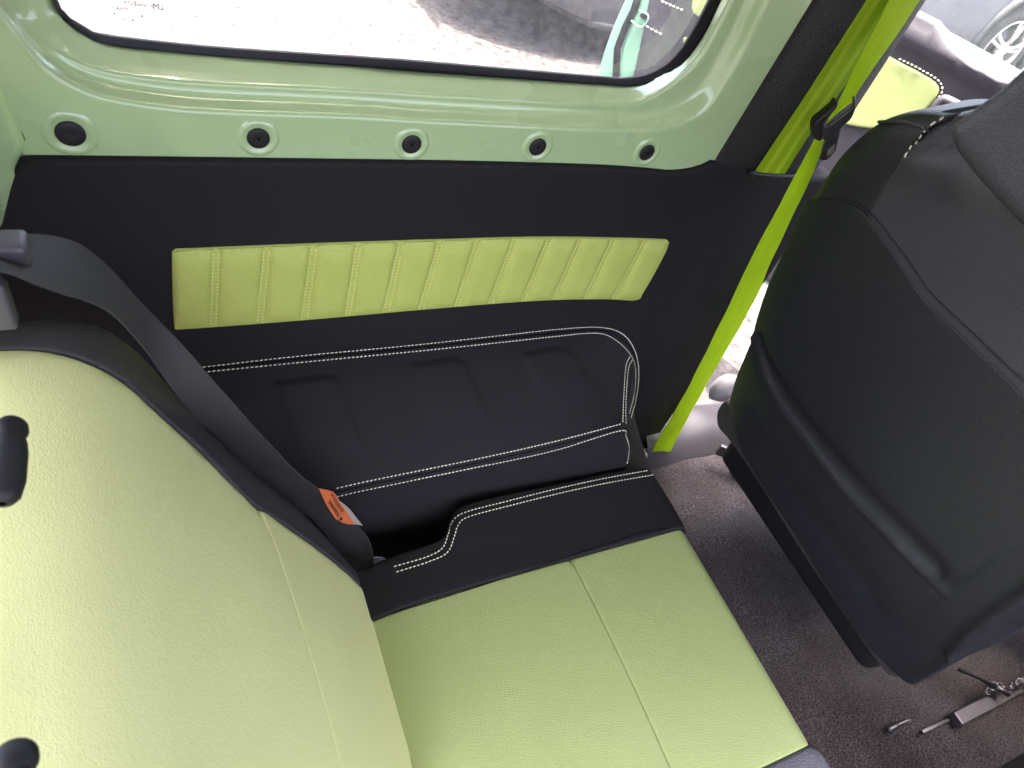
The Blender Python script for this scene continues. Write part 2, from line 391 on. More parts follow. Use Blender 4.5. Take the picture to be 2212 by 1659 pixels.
# ================================================================== SETTING
# ground sheet, rising very slightly towards the parked car's front
gx = np.concatenate((np.linspace(-150, -8, 8), np.linspace(-6, 14, 60), np.linspace(17, 150, 8))); gy = np.concatenate((np.linspace(-150, -8, 8), np.linspace(-6, 12, 54), np.linspace(16, 150, 8)))
G = np.zeros((len(gx), len(gy), 3))
for i, x in enumerate(gx):
    for j, y in enumerate(gy): G[i, j] = (x, y, -1.54+.06*float(sstep(x, 2.6, 6))+.006*math.sin(3*x+y)*math.sin(2.3*y))
mb = MB(); mb.grid(G.transpose(1, 0, 2)); mb.build('ground', M['ground'], kind='structure')
# carpeted floor with the centre tunnel
fx = np.linspace(-.9, 2.2, 120); fy = np.linspace(-.65, .685, 70); G = np.zeros((len(fx), len(fy), 3))
for i, x in enumerate(fx):
    for j, y in enumerate(fy):
        G[i, j] = (x, y, -1.27+.07*float(sstep(y, .14, -.02))*float(sstep(y, -.34, -.22))*float(sstep(x, .95, 1.25))+.012*float(sstep(y, .60, .685))+.003*math.sin(x*23+y*11)*math.sin(y*19))
mb = MB(); mb.grid(G.transpose(1, 0, 2)); mb.build('carpet_floor', M['carpet'], kind='structure')

mb = MB()
for _ in range(60):
    u, v = random.uniform(1440, 1900), random.uniform(1010, 1560); c = on_z(u, v, -1.266); a = random.uniform(0, 3)
    mb.box(c, random.uniform(.0015, .004), .0013, .001, np.array(((math.cos(a), math.sin(a), 0), (-math.sin(a), math.cos(a), 0), (0, 0, 1.))), .2)
mb.build('carpet_lint', M['paper'], kind='stuff')
# ------------------------------------------------------------------ car body side (painted inner panel)
body = thing('car_body', 'pale green painted body side of the car around the rear side window', 'car body', (0.35, .8, -1.3))
def ring(L, Bm, Rr, y, n=(36, 110, 44)):
    p = [[on_y(u, v, y) for u, v in s] for s in (L, Bm, Rr)]
    top = p[0][0].copy(); p[0] = [np.array((top[0]-.02, y, .16)), np.array((top[0]-.012, y, top[2]+.15)), *p[0]]
    end = p[2][-1].copy(); p[2] = [*p[2], np.array((end[0]+.008, y, end[2]+.12)), np.array((end[0]+.015, y, .16))]
    full = catmull(np.array(p[0]+p[1][1:]+p[2][1:]), n=1200)
    # three stretches, each resampled on its own so that corners stay paired
    k1 = np.argmin(np.linalg.norm(full-p[1][0], axis=1)); k2 = np.argmin(np.linalg.norm(full-p[2][0], axis=1))
    def rs(Q, m):
        L = np.concatenate(([0], np.cumsum(np.linalg.norm(np.diff(Q, axis=0), axis=1)))); t = np.linspace(0, L[-1], m)
        return np.stack([np.interp(t, L, Q[:, k]) for k in range(3)], 1)
    return np.vstack((rs(full[:k1+1], n[0])[:-1], rs(full[k1:k2+1], n[1])[:-1], rs(full[k2:], n[2])))
g0 = ring([(125, 0), (145, 25), (165, 45), (200, 67)], [(200, 67), (305, 83), (486, 101), (768, 120), (907, 130), (1289, 163)], [(1289, 163), (1358, 166), (1410, 153), (1455, 121), (1493, 66), (1528, 0)], .812)
r0 = ring([(118, 0), (138, 25), (163, 52), (203, 75)], [(203, 75), (260, 92), (382, 104), (600, 124), (768, 137), (907, 150), (1289, 176)], [(1289, 176), (1340, 180), (1380, 177), (1425, 160), (1470, 130), (1515, 70), (1548, 0)], .80)
r1 = ring([(10, 0), (42, 45), (76, 75), (111, 99), (150, 121)], [(150, 121), (215, 146), (312, 163), (451, 175), (768, 191), (1000, 205), (1323, 222)], [(1323, 222), (1380, 216), (1427, 194), (1497, 139), (1536, 80), (1578, 0)], .760)
r2 = ring([(-30, -20), (10, 30), (50, 83), (87, 131), (139, 170)], [(139, 170), (208, 201), (312, 222), (451, 236), (768, 248), (907, 257), (1167, 270), (1358, 279)], [(1358, 279), (1427, 275), (1485, 255), (1531, 225), (1562, 178), (1590, 132), (1616, 83), (1655, 0)], .738)
r3 = ring([(-80, 0), (-40, 105), (0, 185), (25, 240), (45, 285), (60, 320), (73, 360)], [(73, 360), (400, 364), (768, 368), (1000, 371), (1280, 377), (1400, 386)], [(1400, 386), (1450, 388), (1505, 380), (1550, 350), (1605, 262), (1705, 115), (1785, 0)], .735)
def between(a, b, t, y): q = lerp(a, b, t).copy(); q[:, 1] = y; return q
prof = [r0, between(r0, r1, .15, .788), between(r0, r1, .55, .772), between(r0, r1, .8, .765), r1, between(r1, r2, .10, .7575), between(r1, r2, .45, .7565), between(r1, r2, .75, .7525), between(r1, r2, .92, .743), r2,
        between(r2, r3, .04, .7358), between(r2, r3, .12, .7352), between(r2, r3, .5, .735), r3]
PG = np.stack(prof); n = PG.shape[1]
fine = np.stack([catmull(PG[:, j], n=70) for j in range(n)], 1)
mb = MB(); mb.grid(fine); inner = mb.build('inner_panel', M['paint'], body)
tree_body = bvh(inner)
# rear corner panel beyond the seam at the left
c0 = np.vstack((r3[6:36], [(-.125, .735, -.53), (-.18, .735, -.62), (-.30, .735, -.85)])); mb = MB()
mb.grid(np.stack([c0+np.array((.001, .004, 0)), c0+np.array((-.004, .006, -.003)), c0+np.array((-.012, 0, -.005)), c0+np.array((-.03, -.025, -.01)), c0+np.array((-.05, -.09, -.02)), c0+np.array((-.06, -.24, -.03))]))
mb.build('rear_corner_panel', M['paint'], body)
# seal, pane
def strip(rings, nm, mat, par, **k):
    mb = MB(); mb.grid(np.stack(rings)); return mb.build(nm, mat, par, **k)
r0b = r0+np.array((0, -.003, 0))
strip([r0+np.array((0, .002, 0)), r0b, between(r0b, g0, .25, .790), between(r0b, g0, .5, .789), between(r0b, g0, .72, .792), between(r0b, g0, .9, .803), g0], 'window_seal', M['rubber'], body)
go = lerp(r0, g0, .6); pane = []
k = len(go)
V = [(p[0], .808, p[2]) for p in go]; mbp = MB(); mbp.add(V, [tuple(range(k))[::-1]]); pane = mbp.build('window_pane', M['glass'], body, smooth=False)
# print on the glass
def text_mesh(s, size):
    cu = bpy.data.curves.new('t', 'FONT'); cu.body = s; cu.size = size; cu.align_x = 'LEFT'; cu.resolution_u = 2
    ob = bpy.data.objects.new('t', cu); COL.objects.link(ob); dg = bpy.context.evaluated_depsgraph_get()
    me = ob.evaluated_get(dg).to_mesh(); V = np.array([v.co[:] for v in me.vertices]); F = [tuple(p.vertices) for p in me.polygons]
    ob.evaluated_get(dg).to_mesh_clear(); bpy.data.objects.remove(ob); bpy.data.curves.remove(cu); return V, F
mb = MB()
for s, (u, v), sz in (('XOT', (266, 5), .0058), ('Jement', (285+6, 8), .0058), ('M2', (330, 16), .0085), ('SAIW', (244, 17), .0055)):
    V, F = text_mesh(s, sz); p0 = on_y(u, v+4, .8065); mb.add([p0+np.array((q[0], 0, q[1])) for q in V], F)
for u, v in ((247, 29), (268, 42), (287, 44), (307, 35)):
    mb.lathe(on_y(u, v, .8065), (0, -1, 0), [(.0009, 0), (.0007, .0003), (.00001, .0003)], 8)
mb.build('glass_print', M['greyplastic'], pane, smooth=False)
# five trim plugs, each in its pressed ring
PLUG = [(152, 288), (558, 298), (889, 311), (1161, 317), (1397, 329)]
for i, (u, v) in enumerate(PLUG):
    h = cast(tree_body, u, v); c = h[0]; ax = np.array((0, -1., 0)); rr = .0135 if i == 0 else .0122
    mb = MB(); mb.lathe(c, ax, [(rr*2.0, -.001), (rr*1.8, .0004), (rr*1.62, .0021), (rr*1.45, .0024), (rr*1.28, .0016), (rr*1.12, .0004), (rr*.9, .0002)], 40)
    ringo = mb.build('pressed_ring', M['paint'], body)
    mb = MB(); mb.lathe(c, ax, [(rr, .0003), (rr, .0014), (rr*.93, .0023), (rr*.6, .0029), (rr*.2, .0030), (.0008, .0022), (.00001, .0022)], 32)
    mb.build('trim_plug', M['plastic'], body)
    if i:
        mb = MB()
        for a in (.5, 2.07): mb.box(c+ax*.0031, .0045, .0012, .0012, np.array(((math.cos(a), 0, math.sin(a)), (0, 1, 0), (-math.sin(a), 0, math.cos(a)))), .2)
        mb.build('screw_slot', M['rubber'], body)
# roof and outer skin so that the cabin is really covered
mb = MB(); rx = np.linspace(-.56, 1.68, 24); ry = np.linspace(-.70, .80, 24); G = np.zeros((24, 24, 3))
for i, x in enumerate(rx):
    for j, y in enumerate(ry): G[i, j] = (x, y, .19-.03*((y-.05)/.75)**4-.02*((x-.55)/1.0)**4)
mb.grid(G.transpose(1, 0, 2)); mb.build('roof_lining', M['headliner'], body)
mb = MB(); mb.grid((G+np.array((0, 0, .04))).transpose(1, 0, 2)); mb.build('roof_skin', M['paint'], body)

# unseen near side of the cabin: low wall and centre box, added to shade the floor
mb = MB(); ys_ = catmull(np.array([(-.60, -1.30), (-.625, -1.1), (-.63, -.88), (-.64, -.68), (-.665, -.63), (-.70, -.63)]), n=20)
mb.grid(np.array([[(x, q[0], q[1]) for q in ys_] for x in np.linspace(-.45, 2.0, 30)])); mb.build('unseen_near_panel', M['black'], body)
mb = MB(); mb.box((1.50, -.265, -1.06), 1.05, .24, .42, None, .2); mb.build('unseen_console', M['plastic'], body)
mb = MB(); dp = catmull(np.array([(1.72, -1.30), (1.70, -1.0), (1.66, -.80), (1.64, -.62), (1.68, -.52), (1.80, -.47), (2.05, -.44)]), n=26)
mb.grid(np.array([[(q[0], y, q[1]) for q in dp] for y in np.linspace(-.64, .70, 20)])); mb.build('unseen_dashboard', M['plastic'], body)  # out of view, added to block low light from the front
# ------------------------------------------------------------------ side trim panel
trim = thing('side_trim_panel', 'black leather covered side trim below the window with a quilted lime insert', 'trim panel', (.4, .727, -1.27))
PT = Plane((0, .727, 0), (1, 0, 0), (0, 0, 1))
def T(u, v, y=.727): p = on_y(u, v, y); return (p[0], p[2])
top = [T(*p) for p in ((50, 345), (75, 344), (400, 347), (768, 351), (1000, 354), (1280, 361), (1407, 369), (1444, 373), (1479, 371), (1513, 364), (1541, 351))]
o = [top[0]]+top+[top[-1]]
sm = [T(*p) for p in ((1541, 351), (1575, 359), (1607, 369), (1640, 376), (1700, 380))]
o += sm[1:]+[(1.04, -.462), (1.04, -.462), (1.045, -1.25), (1.045, -1.25), (-.5, -1.25), (-.5, -1.25), T(0, 415), T(0, 415)]
def trim_h(s, t):
    return .010*sstep(s, .80, .98)*sstep(t, -1.2, -.7)+.003*np.exp(-((s-.845+.12*(t+.6))/.035)**2)+.004*np.exp(-((t+.472)/.012)**2)*0
upper = sheet('trim_cover', o, PT, M['black'], trim, step=.02, r=.007, thick=.03, st=True, hfun=trim_h, cap=False)
tree_trim = bvh(upper)
# quilted insert
IN_TOP = [(372, 545), (380, 541), (640, 530), (900, 521), (1150, 514), (1300, 515), (1436, 519), (1446, 526)]
IN_BOT = [(376, 705), (398, 713), (640, 695), (900, 672), (1150, 652), (1300, 648), (1368, 651), (1382, 645)]
PI = Plane((0, .7235, 0), (1, 0, 0), (0, 0, 1))
ins_out = [(372, 548), (380, 541), (380, 541), (640, 530), (900, 521), (1150, 514), (1300, 515), (1436, 519), (1446, 524), (1444, 536), (1415, 592), (1384, 644), (1372, 651), (1300, 648), (1150, 652), (900, 672), (640, 695), (400, 713), (383, 712), (376, 702)]
insert = sheet('quilted_insert', ins_out, PI, M['quilt'], trim, step=.02, r=.003, thick=.006, cap=False)
tc_ = catmull(np.array([(380, 541), (640, 530), (900, 521), (1150, 514), (1300, 515), (1442, 520)]), n=400); bc_ = catmull(np.array([(382, 713), (640, 695), (900, 672), (1150, 652), (1300, 648), (1378, 650)]), n=400)
def yt(x): return float(np.interp(x, tc_[:, 0], tc_[:, 1]))
def yb(x): return float(np.interp(x, bc_[:, 0], bc_[:, 1]))
tops = [(460, 475), (569, 585), (671, 686), (768, 781), (860, 872), (945, 957), (1026, 1038), (1106, 1118), (1181, 1191), (1249, 1259), (1320, 1330), (1389, 1399)]
bots = [(453, 468), (553, 568), (649, 665), (744, 758), (826, 842), (902, 917), (980, 994), (1053, 1066), (1124, 1136), (1191, 1203), (1258, 1270), (1320, 1331)]
edgesL = [(374, 378)]+[(a[1], b[1]) for a, b in zip(tops, bots)]
edgesR = [(a[0], b[0]) for a, b in zip(tops, bots)]+[(1443, 1381)]
strips = []
for (lt, lb), (rt, rb) in zip(edgesL, edgesR):
    n = 14; mm = 12; Gd = np.zeros((mm, n, 3))
    for i in range(mm):
        q = i/(mm-1)
        for j in range(n):
            w = j/(n-1); xt, xb = lerp(lt, rt, w), lerp(lb, rb, w)
            q2 = .012+q*.976
            if lt == 374 and w < .3: q2 = .5+(q2-.5)*(1-.05*(1-w/.3)**2)
            if rt == 1443 and w > .7: q2 = .5+(q2-.5)*(1-.05*((w-.7)/.3)**2)
            u, v = lerp(xt, xb, q2), lerp(yt(xt), yb(xb), q2)
            puff = .0060*(max(0, 1-(2*w-1)**4))**.6*(max(0, 1-(2*q-1)**16))**.5
            p = on_y(u, v, .7225); p[1] -= puff; Gd[i, j] = p
    mb = MB(); mb.grid(Gd); s_ = mb.build('padded_strip', M['quilt'], insert); strips.append(s_)
tree_ins = bvh(insert, *strips); mb = MB()
for (t0, t1), (b0, b1) in zip(tops, bots):
    for a, b in ((t0+1.6, b0+1.6), (t1-1.6, b1-1.6)):
        stitch_mesh(mb, tree_ins, [(a, yt(a)+4), (lerp(a, b, .5), lerp(yt(a), yb(b), .5)), (b, yb(b)-4)], .0058, .0042, .0008, .0010, .25)
mb.build('stitching', M['limethread'], insert, kind='stuff')
# wheel arch cover
Tp = [(180, 824), (450, 797), (640, 777), (900, 752), (1100, 731), (1200, 720), (1290, 714), (1340, 731), (1372, 767)]
A1 = [(520, 1108), (720, 1063), (800, 1046), (1040, 998), (1200, 962), (1346, 923)]
NT = 150
CT = catmull(np.array([on_y(u, v, .7235) for u, v in Tp]), n=NT); CA = catmull(np.array([on_y(u, v, .56) for u, v in A1]), n=NT)
ROWS = 70; Gt = np.zeros((ROWS, NT, 3))
for i in range(ROWS):
    q = i/(ROWS-1); Gt[i] = lerp(CT, CA, q)
    b = .005*math.sin(math.pi*q)**.8
    Gt[i, :, 1] -= b*.5; Gt[i, :, 2] += b*.75
    e = max(0, (q-.93)/.07); Gt[i, :, 2] -= .004*e*e; Gt[i, :, 2] += .0
pads = [[(598, 830), (714, 815), (731, 828), (790, 990), (655, 1005)], [(897, 792), (975, 776), (1002, 786), (1070, 938), (950, 950)], [(1130, 768), (1207, 753), (1231, 764), (1310, 885), (1190, 890)]]
px = project(Gt.reshape(-1, 3)); add = np.zeros(len(px))
for pd in pads:
    pp = np.array(pd, float); lp = np.vstack((pp, pp[:1])); d = segdist(px, lp); ins = inside(px, pp)
    sd = np.where(ins, d, -d); fade = sstep(-px[:, 1], -(pp[:, 1].max()-5), -(pp[:, 1].max()-90))
    add = np.maximum(add, .0045*sstep(sd, -9, 7)*fade)
nrm = np.array((0, -.55, .83)); Gt = (Gt.reshape(-1, 3)+add[:, None]*nrm).reshape(ROWS, NT, 3)
mb = MB(); mb.grid(Gt); archtop = mb.build('arch_top_cover', M['black'], trim)
# arch side down to the cushion
C0 = Gt[-1].copy(); SD = [C0, C0+np.array((0, -.003, -.004)), C0+np.array((0, -.0045, -.010)), C0+np.array((0, -.010, -.03)), C0+np.array((0, -.030, -.07)), C0+np.array((0, -.036, -.17)), C0+np.array((0, -.038, -.36))]
SD = np.stack(SD)
for i in range(2, 7): SD[i, :, 0] += .02*np.linspace(0, 1, NT)**8*(i-2)/1.5
mb = MB(); mb.grid(SD); archside = mb.build('arch_side_cover', M['black'], trim)
# arch front face
E1 = np.vstack((Gt[:, -1], SD[1:, -1])); ne = len(E1)
E2 = catmull(np.array([on_y(u, v, .7235) for u, v in ((1372, 767), (1379, 795), (1375, 850), (1366, 905), (1362, 940), (1375, 985), (1410, 1030), (1440, 1090))]), n=ne)
E2[-1, 2] = min(E2[-1, 2], -1.25)
mid = lerp(E1, E2, .5); mid[:, 0] += .006*np.sin(np.linspace(0, math.pi, ne))
mb = MB(); mb.grid(np.stack((E1, lerp(E1, mid, .5)+np.array((.002, 0, 0)), mid, E2)).transpose(1, 0, 2)); archfront = mb.build('arch_front_cover', M['black'], trim)
tree_arch = bvh(archtop, archside, archfront, upper)
mb = MB()
def twin(mb, tree, a, b, **k): stitch_mesh(mb, tree, a, **k); stitch_mesh(mb, tree, b, **k)
SK = dict(pitch=.0064, ln=.0050, rad=.0009, lift=.0010)
twin(mb, tree_arch, [(430, 793), (640, 769), (900, 744), (1100, 722), (1200, 711), (1290, 706), (1340, 718), (1368, 750), (1379, 795), (1376, 850), (1362, 903)],
     [(430, 805), (640, 784), (900, 759), (1100, 738), (1200, 727), (1290, 720), (1332, 737), (1362, 768), (1372, 800), (1369, 850), (1358, 895)], **SK)
twin(mb, tree_arch, [(720, 1056), (800, 1038), (1040, 989), (1200, 953), (1342, 916)], [(720, 1074), (800, 1056), (1040, 1007), (1200, 972), (1336, 931), (1351, 942), (1358, 968), (1354, 1002)], **SK)
twin(mb, tree_arch, [(1361, 768), (1351, 792), (1347, 850), (1345, 912)], [(1366, 775), (1356, 800), (1352, 860), (1351, 915)], **SK)
mb.build('stitching', M['thread'], trim, kind='stuff')
mb = MB()   # the sunken seams between the stitch rows
for pl_ in ([(430, 799), (640, 776.5), (900, 751.5), (1100, 730), (1200, 719), (1290, 713), (1336, 728), (1365, 759), (1376, 797)], [(720, 1065), (800, 1047), (1040, 998), (1200, 962.5), (1340, 924)]):
    mb.tube(line_on(tree_arch, pl_, 120, .0002), .0012, 6)
mb.build('seam_cord', M['rubber'], trim)

# ------------------------------------------------------------------ pillar trim
pil = thing('pillar_trim', 'black grained plastic trim on the pillar behind the open front door', 'pillar trim', (.92, .73, -.46))
xs = [(.0, .742), (.006, .7325), (.02, .7290), (.10, .7275), (.155, .7270), (.19, .7285), (.215, .734), (.245, .750), (.262, .775), (.264, .81)]
zs = np.linspace(0, 1, 30); Gd = np.zeros((30, 60, 3)); xs_ = catmull(np.array(xs), n=60)
for i, q in enumerate(zs):
    z = lerp(-.478, .16, q); xl = lerp(.772, .835, min(1, (z+.445)/.6)) if z > -.445 else .772
    for j in range(60):
        wd = (1.046-xl)/.264
        Gd[i, j] = (xl+xs_[j, 0]*wd, xs_[j, 1], z)
mb = MB(); mb.grid(Gd); pc = mb.build('pillar_cover', M['pillar'], pil)
PL = Plane((0, .716, 0), (1, 0, 0), (0, 0, 1))
mb = MB(); p = [on_y(u, v, .712) for u, v in ((1618, 372), (1640, 378), (1700, 381), (1745, 381))]
mb.tube(catmull(np.array(p), n=24), .0045, 10); mb.build('slot_lip', M['plastic'], pil)

# ------------------------------------------------------------------ neon front seat belt
belt = thing('front_seat_belt', 'neon yellow green seat belt hanging from the pillar with a steel tongue', 'seat belt', (1.03, .70, -1.25))
def strap(mb, La, Lb, n=60, m=12, th=.0011, sag=0, ys=None, wave=0):
    """webbing between two 3-D edge curves, with thickness"""
    A, Bq = catmull(np.array(La), n=n), catmull(np.array(Lb), n=n)
    Gd = np.zeros((n, m, 3)); U = []
    D = Bq-A; T_ = np.gradient((A+Bq)/2, axis=0)
    N = np.cross(D, T_); N /= np.linalg.norm(N, axis=1)[:, None]+1e-12
    flip = np.sign(np.sum(N*(-A), axis=1)); N *= flip[:, None]
    ln = np.concatenate(([0], np.cumsum(np.linalg.norm(np.diff((A+Bq)/2, axis=0), axis=1))))
    for i in range(n):
        for j in range(m):
            w = j/(m-1); Gd[i, j] = A[i]+D[i]*w+N[i]*(sag*math.sin(math.pi*w)+wave*math.sin(ln[i]*55+w*2.2))
            U.append((w, ln[i]))
    G2 = Gd-N[:, None, :]*th
    mb.grid(Gd, U=U); mb.grid(G2[:, ::-1], U=[U[i*m+m-1-j] for i in range(n) for j in range(m)])
    for e in (0, m-1):
        q = np.stack((Gd[:, e], G2[:, e])); mb.grid(q, U=[U[i*m+e] for _ in range(2) for i in range(n)])
def Y(y, *ps): return [on_y(u, v, y) for u, v in ps]
mb = MB(); strap(mb, Y(.714, (1624, 382), (1740, 208), (1873, 0), (1925, -80)), Y(.712, (1690, 384), (1764, 268), (1826, 184), (1945, 0), (1995, -80)), sag=.0012)
mb.build('retractor_webbing', M['neon'], belt, uv=True, label='striped rear run of webbing lying on the pillar')
mb = MB(); strap(mb, [on_y(1783, 268, .675), on_y(1818, 205, .682), on_y(1921, 0, .70), on_y(1965, -90, .705)], [on_y(1841, 220, .668), on_y(1862, 185, .676), on_y(1988, 0, .70), on_y(2040, -90, .705)], sag=.003, wave=.0006)
mb.build('shoulder_webbing', M['neonplain'], belt, uv=True, label='front run of webbing above the tongue')
mb = MB(); strap(mb, [on_y(1766, 286, .672), on_y(1757, 306, .672), on_y(1722, 372, .676), on_y(1622, 560, .684), on_y(1576, 658, .686), on_y(1480, 850, .690), on_y(1413, 966, .695), on_y(1416, 990, .70)],
                 [on_y(1790, 280, .668), on_y(1779, 306, .672), on_y(1757, 372, .668), on_y(1668, 560, .672), on_y(1625, 658, .676), on_y(1535, 815, .682), on_y(1474, 925, .688), on_y(1450, 972, .694)], n=90, sag=.002, wave=.0007)
mb.build('lap_webbing', M['neonplain'], belt, uv=True, label='narrow run of webbing down to the floor anchor')
# tongue
tg = np.array([on_y(1812, 262, .664)])[0]
ax_u = unit(on_y(1840, 235, .66)-on_y(1772, 285, .668)); ax_d = unit(np.array((0.1, 0.02, -1.))-ax_u*np.dot((0.1, .02, -1.), ax_u)); ax_n = np.cross(ax_u, ax_d)
mb = MB()
PK = Plane(on_y(1805, 270, .664), on_y(1845, 228, .660)-on_y(1765, 300, .668), np.array((0, 0, 1.)))
a0 = sheet('tongue_plate', [(1776, 297), (1776, 297), (1780, 266), (1788, 272), (1838, 236), (1843, 212), (1849, 213), (1849, 213), (1848, 236), (1838, 258), (1822, 272), (1795, 300), (1785, 306)], PK, M['steel'], belt, step=.003, r=.0012, thick=.003)
sheet('tongue_grip', [(1757, 276), (1763, 262), (1776, 252), (1800, 232), (1806, 222), (1812, 224), (1806, 238), (1784, 262), (1780, 276), (1781, 296), (1774, 306), (1764, 304), (1758, 296)], Plane(PK.O+PK.n*.004, PK.a, PK.b), M['plastic'], belt, step=.004, r=.004, thick=.012)
PB = Plane(on_y(1790, 310, .672), (1, 0, 0), (0, 0, 1))
sheet('tongue_blade', [(1787, 303), (1787, 303), (1818, 274), (1818, 274), (1806, 326), (1806, 326), (1790, 343), (1780, 347), (1772, 345), (1772, 345)], PB, M['darksteel'], belt, step=.004, r=.001, thick=.002)
sheet('latch_hole', [(1787, 338), (1787, 338), (1789, 324), (1789, 324), (1804, 312), (1804, 312), (1801, 329), (1801, 329)], Plane(PB.O+PB.n*.0012, PB.a, PB.b), M['paper'], belt, step=.003, r=.0003, thick=.0008)
mb = MB(); p = on_y(1420, 985, .705); mb.lathe(p, (0, -1, 0), [(.020, -.03), (.020, .0), (.016, .006), (.00001, .008)], 20); mb.build('anchor_bolt', M['plastic'], belt)
# window side sticker-like creases in the webbing foot
# ------------------------------------------------------------------ rear seat
seat = thing('rear_bench', 'lime and black leather rear seat with cushion and reclined backrest', 'car seat', (.45, .25, -1.27))
def cz(x, y):
    """top of the cushion"""
    z = -.950+.010*np.sin(np.clip((x-.2)/.56, 0, 1)*math.pi)*np.sin(np.clip((y-.0)/.4, 0, 1)*math.pi)
    return z
PC = Plane((0, 0, -.95), (1, 0, 0), (0, 1, 0))
def cush_h(s, t): return .012*np.sin(np.clip((s-.15)/.62, 0, 1)*math.pi)*np.sin(np.clip((t+.03)/.46, 0, 1)*math.pi)-.030*np.clip((.30-s)/.13, 0, 1)**2
front_roll = [((.766, -.2), .045)]
fr_line = [(.772, -.3), (.772, .2), (.770, .42), (.765, .6)]
cushion = sheet('seat_cushion', [(.15, .017), (.15, .017), (.532, .017), (.532, .017), (.532, .38), (.532, .38), (.35, .377), (.15, .372), (.15, .372)], PC, M['lime'], seat, step=.014, r=.0035, thick=.1, st=True, hfun=cush_h, label='rear lime panel of the cushion')
cushf = sheet('front_cushion_panel', [(.532, .017), (.532, .017), (.772, .017), (.772, .017), (.772, .365), (.766, .379), (.752, .384), (.64, .382), (.532, .38), (.532, .38)], PC, M['lime'], seat, step=.010, r=.0035, thick=.16, st=True, hfun=cush_h, rolls=[(fr_line, .022)])
bol = sheet('side_bolster', [(.15, .372), (.15, .372), (.35, .377), (.532, .38), (.64, .382), (.752, .384), (.770, .378), (.770, .378), (.776, .40), (.776, .45), (.772, .500), (.755, .516), (.72, .521), (.55, .520), (.41, .518), (.375, .509), (.360, .486), (.342, .470), (.32, .463), (.15, .450), (.15, .450)], PC, M['black'], seat, step=.010, r=.004, thick=.17, st=True,
            hfun=lambda s, t: cush_h(s, t)+.004-.035*sstep(t, .43, .53)**2*0, rolls=[([(.780, .3), (.782, .45), (.778, .56)], .03), ([(.1, .458), (.33, .472), (.40, .524), (.6, .526), (.8, .526)], .016)], label='black outer bolster of the cushion')
sheet('inner_bolster', [(.15, .017), (.15, .017), (.77, .017), (.77, .017), (.785, -.02), (.79, -.06), (.78, -.12), (.75, -.14), (.5, -.15), (.15, -.15), (.15, -.15)], PC, M['grainy'], seat, step=.014, r=.005, thick=.17, st=True, hfun=lambda s, t: cush_h(s, t)-.03*sstep(t, .02, -.14), rolls=[([(.795, .1), (.795, -.2)], .03)], label='black inner bolster of the cushion')
tree_c = bvh(bol, cushion, cushf); mb = MB()
twin(mb, tree_c, [(845, 1226), (920, 1204), (955, 1185), (968, 1155), (980, 1124), (1008, 1106), (1100, 1082), (1200, 1057), (1300, 1035), (1398, 1017)], [(850, 1238), (925, 1214), (966, 1194), (981, 1160), (991, 1132), (1014, 1116), (1100, 1093), (1200, 1068), (1300, 1046), (1412, 1026)], **SK)
mb.build('stitching', M['thread'], seat, kind='stuff')
mb = MB(); mb.tube(line_on(tree_c, [(818, 1335), (900, 1309), (1050, 1262), (1224, 1204), (1380, 1153), (1440, 1142)], 60, .0), .0009, 6)
mb.build('seam_cord', M['rubber'], seat)
# backrest
lean = np.array((-.63, 0, 1.))
PBk = Plane((.21, 0, -.97), (0, 1, 0), lean)
tcr = PBk.st(159, 1300)[1]
def back_h(s, t): return .020*np.sin(np.clip((t+.02)/.5, 0, 1)*math.pi)*np.sin(np.clip((.47-s)/.5, 0, .75)*math.pi*.66)-np.clip(t-tcr+.09, 0, 1)**2/(2*.14)
GREEN = [(900, 1720), (890, 1659), (858, 1500), (835, 1400), (814, 1325), (800, 1289), (770, 1254), (700, 1195), (600, 1122), (560, 1101)]
GREEN2 = [(556, 1098), (545, 1088), (520, 1060), (430, 968), (340, 886), (250, 800), (170, 734), (100, 698), (30, 682), (-60, 682), (-150, 695)]
SEAM = [(560, 1101), (587, 1181), (611, 1280), (635, 1379), (666, 1520), (697, 1659), (712, 1720)]
low = sheet('lumbar_panel', [GREEN[-1], GREEN[-1], *SEAM[1:-1], SEAM[-1], SEAM[-1], GREEN[0], GREEN[0], *GREEN[1:-1]], PBk, M['lit_lime'], seat, step=.008, r=.0028, thick=.05, hfun=back_h, rolls=[(GREEN[:-1]+[(560, 1090)], .008)], cap=False)
upp = sheet('backrest_panel', [GREEN2[0], GREEN2[0], *GREEN2[1:-1], GREEN2[-1], GREEN2[-1], (-180, 1000), (-170, 1500), (-160, 1900), (-160, 1900), (300, 1800), SEAM[-1], SEAM[-1], *SEAM[::-1][1:-1]], PBk, M['lit_lime'], seat, step=.010, r=.0028, thick=.05, hfun=back_h, rolls=[(GREEN2, .008)], bumps=[([(160, 1260), (155, 1500), (150, 1800)], .003, -.0012), ([(66, 1250), (60, 1500), (58, 1800)], .003, -.001)], cap=False)
OUT = [(-150, 600), (-40, 612), (40, 622), (104, 636), (165, 652), (208, 668), (243, 694), (300, 746), (347, 796), (416, 875), (520, 980), (590, 1038), (650, 1090), (720, 1165), (790, 1250), (812, 1318)]
PBo = Plane(PBk.O-PBk.n*.006, PBk.a, PBk.b)
bside = sheet('backrest_bolster', [(830, 1400), (830, 1400), (806, 1312), (770, 1266), (700, 1205), (600, 1132), (540, 1095), (430, 980), (340, 900), (250, 814), (170, 748), (100, 712), (30, 696), (-150, 710), (-150, 710), *OUT, OUT[-1]], PBo, M['bolster'], seat, step=.008, r=.004, thick=.10, hfun=lambda s, t: back_h(s, t)+.006, rolls=[(OUT, .034)], label='black outer bolster of the backrest', cap=False)
